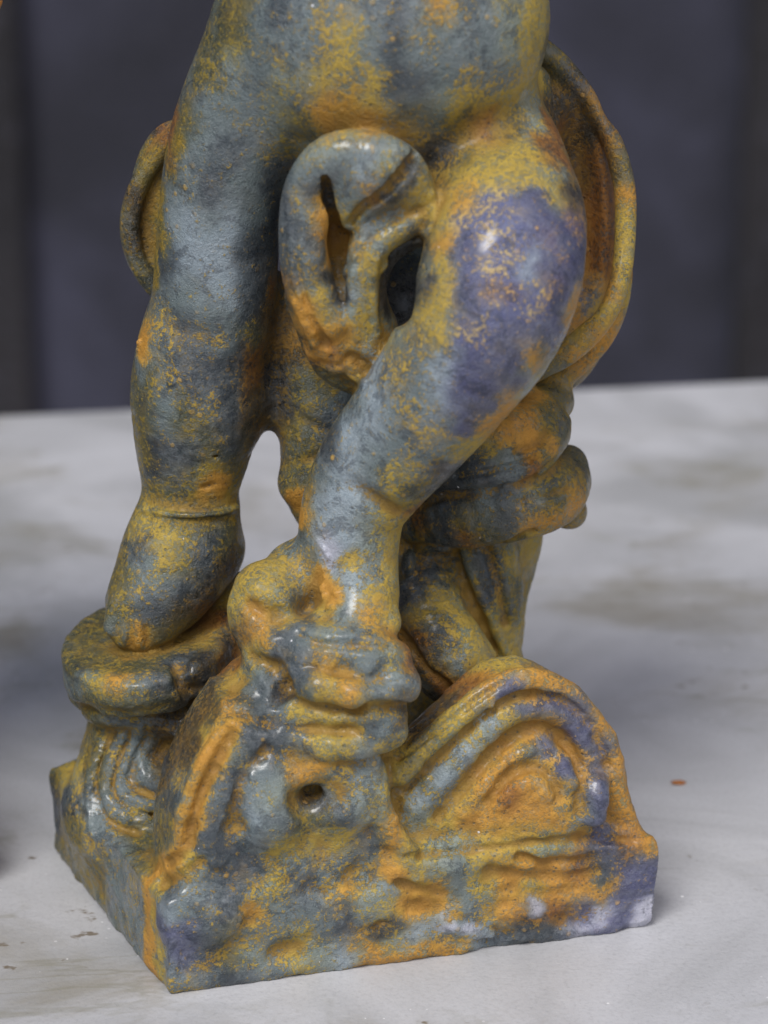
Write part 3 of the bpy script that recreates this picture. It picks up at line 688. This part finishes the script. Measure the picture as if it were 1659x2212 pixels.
# ------------------------------------------------------------------ its neighbour, standing just outside the left edge
twin = root.copy(); COL.objects.link(twin); twin.location = (-0.1535, 0.018, 0)
tag(twin, label='second rusty cast iron statue, only an orange brown edge showing in the top left corner', category='statue', group='pair of cast iron statues')
for o in part_objs:
    c = o.copy(); COL.objects.link(c); c.parent = twin
import bmesh
def tube_mesh(name, pts, mat, seg=20):
    q = spline(pts, 8); bm = bmesh.new(); rings = []
    for i, a in enumerate(q):
        t = q[min(i+1, len(q)-1)][:3]-q[max(i-1, 0)][:3]; t /= np.linalg.norm(t)
        u = np.cross(t, [0, 1, 0]); u /= np.linalg.norm(u); v = np.cross(t, u)
        rings.append([bm.verts.new(tuple((a[:3]+(u*math.cos(f)+v*math.sin(f)*.6)*a[3]*(1+.06*math.sin(i*.9)))*MM)) for f in np.arange(seg)*2*math.pi/seg])
    for a, b in zip(rings[:-1], rings[1:]):
        for i in range(seg): bm.faces.new((a[i], a[(i+1) % seg], b[(i+1) % seg], b[i]))
    bm.faces.new(rings[0]); bm.faces.new(rings[-1][::-1]); bmesh.ops.recalc_face_normals(bm, faces=bm.faces)
    me = bpy.data.meshes.new(name); bm.to_mesh(me); bm.free()
    me.polygons.foreach_set('use_smooth', [True]*len(me.polygons))
    n_ = len(me.vertices)
    for nm, c_ in (('patina_a', (150, 110, 60)), ('patina_b', (196, 128, 56))):
        at = me.attributes.new(nm, 'FLOAT_VECTOR', 'POINT'); at.data.foreach_set('vector', np.tile(lin(np.array(c_, float)), n_).astype(np.float32))
    at = me.attributes.new('deposit', 'FLOAT', 'POINT'); at.data.foreach_set('value', np.full(n_, .7, np.float32))
    me.materials.append(mat); o = bpy.data.objects.new(name, me); COL.objects.link(o); return o
tw = np.array([-153.5, 18., 0])
sash = tube_mesh('flying_sash', [np.r_[P(x, y, Y)-tw, r] for x, y, Y, r in ((-320, -60, 74, 7), (-240, -130, 70, 7), (-140, -110, 68, 8), (-62, -48, 66, 7.2), (-30, 2, 66, 4.2), (-14, 30, 66, 1.6))], IRON)
sash.parent = twin
# ------------------------------------------------------------------ marble slab, wall behind
def marble():
    m, n, b = new_mat('grey_marble'); B = NB(n); co = B.node('ShaderNodeTexCoord').outputs['Object']
    st_ = B.mapv(co, (5, 6.5, 5), rot=(0, 0, math.radians(-6))); 
    warp = B.noise(st_, 1.6, 5, .6, 1.2); cl = B.noise(B.mapv(co, (7, 10, 7), rot=(0, 0, math.radians(-8))), 1.5, 6, .62, .8)
    base = B.mix(B.step(warp, .35, .68), srgb(184, 185, 189), srgb(155, 156, 158)); base = B.mix(B.m('MULTIPLY', B.step(cl, .5, .72), .7), base, srgb(132, 126, 110))
    ve = B.noise(B.mapv(co, (6, 14, 5), rot=(0, 0, math.radians(22))), 1.1, 5, .55, 1.6); vein = B.m('SUBTRACT', 1, B.step(B.m('ABSOLUTE', B.m('SUBTRACT', ve, .5)), .0, .022))
    base = B.mix(B.m('MULTIPLY', vein, B.m('MULTIPLY', B.step(cl, .45, .6), .45)), base, srgb(128, 126, 112))
    fl = B.noise(B.mapv(co, (90, 130, 60)), 1.4, 3, .6); sp = B.step(fl, .64, .70); sp = B.m('MULTIPLY', sp, B.step(B.noise(co, 14, 2), .5, .62))
    base = B.mix(B.m('MULTIPLY', sp, .85), base, srgb(104, 92, 74))
    wd, wc = B.vor(co, 520); wx = B.m('MULTIPLY', B.m('LESS_THAN', wd, B.m('MULTIPLY', B.sep(wc)[1], .22)), B.m('GREATER_THAN', B.sep(wc)[0], .7)); wx = B.m('MULTIPLY', wx, B.step(B.noise(co, 16, 3), .54, .64))
    gr = B.noise(co, 900, 3, .7); base = B.mix(B.m('MULTIPLY', B.step(gr, .45, .75), .22), base, srgb(110, 110, 112))
    base = B.mix(wx, base, (.9, .9, .92, 1)); n.links.new(base, b.inputs['Base Color'])  # pale crumbs, their sparkle painted into the colour
    n.links.new(B.m('ADD', .26, B.m('MULTIPLY', B.noise(co, 60, 5), .22)), b.inputs['Roughness'])
    bp = B.node('ShaderNodeBump'); bp.inputs['Strength'].default_value = .35; bp.inputs['Distance'].default_value = .0006
    n.links.new(B.m('ADD', B.noise(co, 300, 5, .7), B.m('MULTIPLY', wx, 1.5)), bp.inputs['Height']); n.links.new(bp.outputs[0], b.inputs['Normal'])
    return m
eL, eR = G(0, 893), G(1659, 818)           # two points on the slab's far edge
ed = (eR-eL); ed /= np.linalg.norm(ed); en = np.array([-ed[1], ed[0], 0])
def box_mesh(name, corners, z0, z1, mat, bev=0.0015):
    bm = bmesh.new(); lo = [bm.verts.new((c[0]*MM, c[1]*MM, z0*MM)) for c in corners]; hi = [bm.verts.new((c[0]*MM, c[1]*MM, z1*MM)) for c in corners]
    bm.faces.new(lo[::-1]); bm.faces.new(hi)
    for i in range(len(corners)): bm.faces.new((lo[i], lo[(i+1) % len(corners)], hi[(i+1) % len(corners)], hi[i]))
    bmesh.ops.bevel(bm, geom=[e for e in bm.edges], offset=bev, segments=3, affect='EDGES', profile=.6)
    me = bpy.data.meshes.new(name); bm.to_mesh(me); bm.free(); me.materials.append(mat)
    o = bpy.data.objects.new(name, me); COL.objects.link(o); return o
mid_ = (eL+eR)/2
cs = [mid_-ed*520-en*950, mid_+ed*520-en*950, mid_+ed*520, mid_-ed*520]
slab = box_mesh('marble_table_top', cs, -30, 0, marble(), .004)
tag(slab, label='pale grey veined marble slab the statues stand on', category='table top')
def wall_mat(name, c1, c2):
    m, n, b = new_mat(name); B = NB(n); co = B.node('ShaderNodeTexCoord').outputs['Object']
    t = B.noise(co, 3.2, 5, .6, .5); c = B.mix(B.step(t, .36, .64), c1, c2); g = B.noise(co, 120, 4, .6); c = B.mix(B.m('MULTIPLY', B.step(g, .5, .8), .3), c, srgb(110, 110, 130))
    n.links.new(c, b.inputs['Base Color']); b.inputs['Roughness'].default_value = .85; return m
WM = wall_mat('dark_slate_render', srgb(32, 33, 43), srgb(58, 59, 76)); WM2 = wall_mat('black_painted_timber', srgb(22, 21, 25), srgb(36, 34, 38))
def wpt(x, Yw): return P(x, 500, Yw)
YW = 2300
wl, wr = wpt(60, YW)[0], wpt(1590, YW)[0]
wall = box_mesh('back_wall', [(-4500, YW), (4500, YW), (4500, YW+60), (-4500, YW+60)], -902, 4600, WM, .002); tag(wall, kind='structure', label='dark slate blue rendered wall out of focus behind the table')
for x0, x1, lb in ((wl-420, wl, 'left'), (wr, wr+420, 'right')):
    po = box_mesh('wall_post', [(x0, YW-28), (x1, YW-28), (x1, YW-1), (x0, YW-1)], -902, 4600, WM2, .003)
    tag(po, label='black timber post against the dark wall at the %s edge of the photo' % lb, category='post', group='black posts on the wall')
gm = wall_mat('dark_floor', srgb(70, 68, 66), srgb(96, 92, 88))
flo = box_mesh('ground', [(-6000, -6000), (6000, -6000), (6000, YW+59), (-6000, YW+59)], -930, -902, gm, .002); tag(flo, kind='structure')
for i, (sx, sy) in enumerate(((-1, -1), (1, -1), (1, 1), (-1, 1))):
    c = mid_-en*475+ed*sx*460+en*sy*400
    leg = box_mesh('leg', [c[:2]+np.array(q) for q in ((-30, -30), (30, -30), (30, 30), (-30, 30))], -902, -30.5, WM2, .003); leg.parent = slab
bm = bmesh.new(); bmesh.ops.create_icosphere(bm, subdivisions=2, radius=1)
for v_ in bm.verts: v_.co = (v_.co.x*1.9*(1+.25*math.sin(9*v_.co.y)), v_.co.y*1.1*(1+.2*math.sin(7*v_.co.x)), v_.co.z*.35)
me = bpy.data.meshes.new('rust_flake'); bm.to_mesh(me); bm.free()
for v_ in me.vertices: v_.co *= MM
fm, fn_, fb_ = new_mat('orange_rust'); fb_.inputs['Base Color'].default_value = srgb(150, 92, 40); fb_.inputs['Roughness'].default_value = .8; me.materials.append(fm)
fl_ = bpy.data.objects.new('rust_flake', me); COL.objects.link(fl_); fl_.location = G(1466, 1693)*MM+np.array([0, 0, .0004])
tag(fl_, label='tiny orange rust flake lying on the marble to the right of the shell', category='flake')

print('done', round(time.time()-T0, 1))
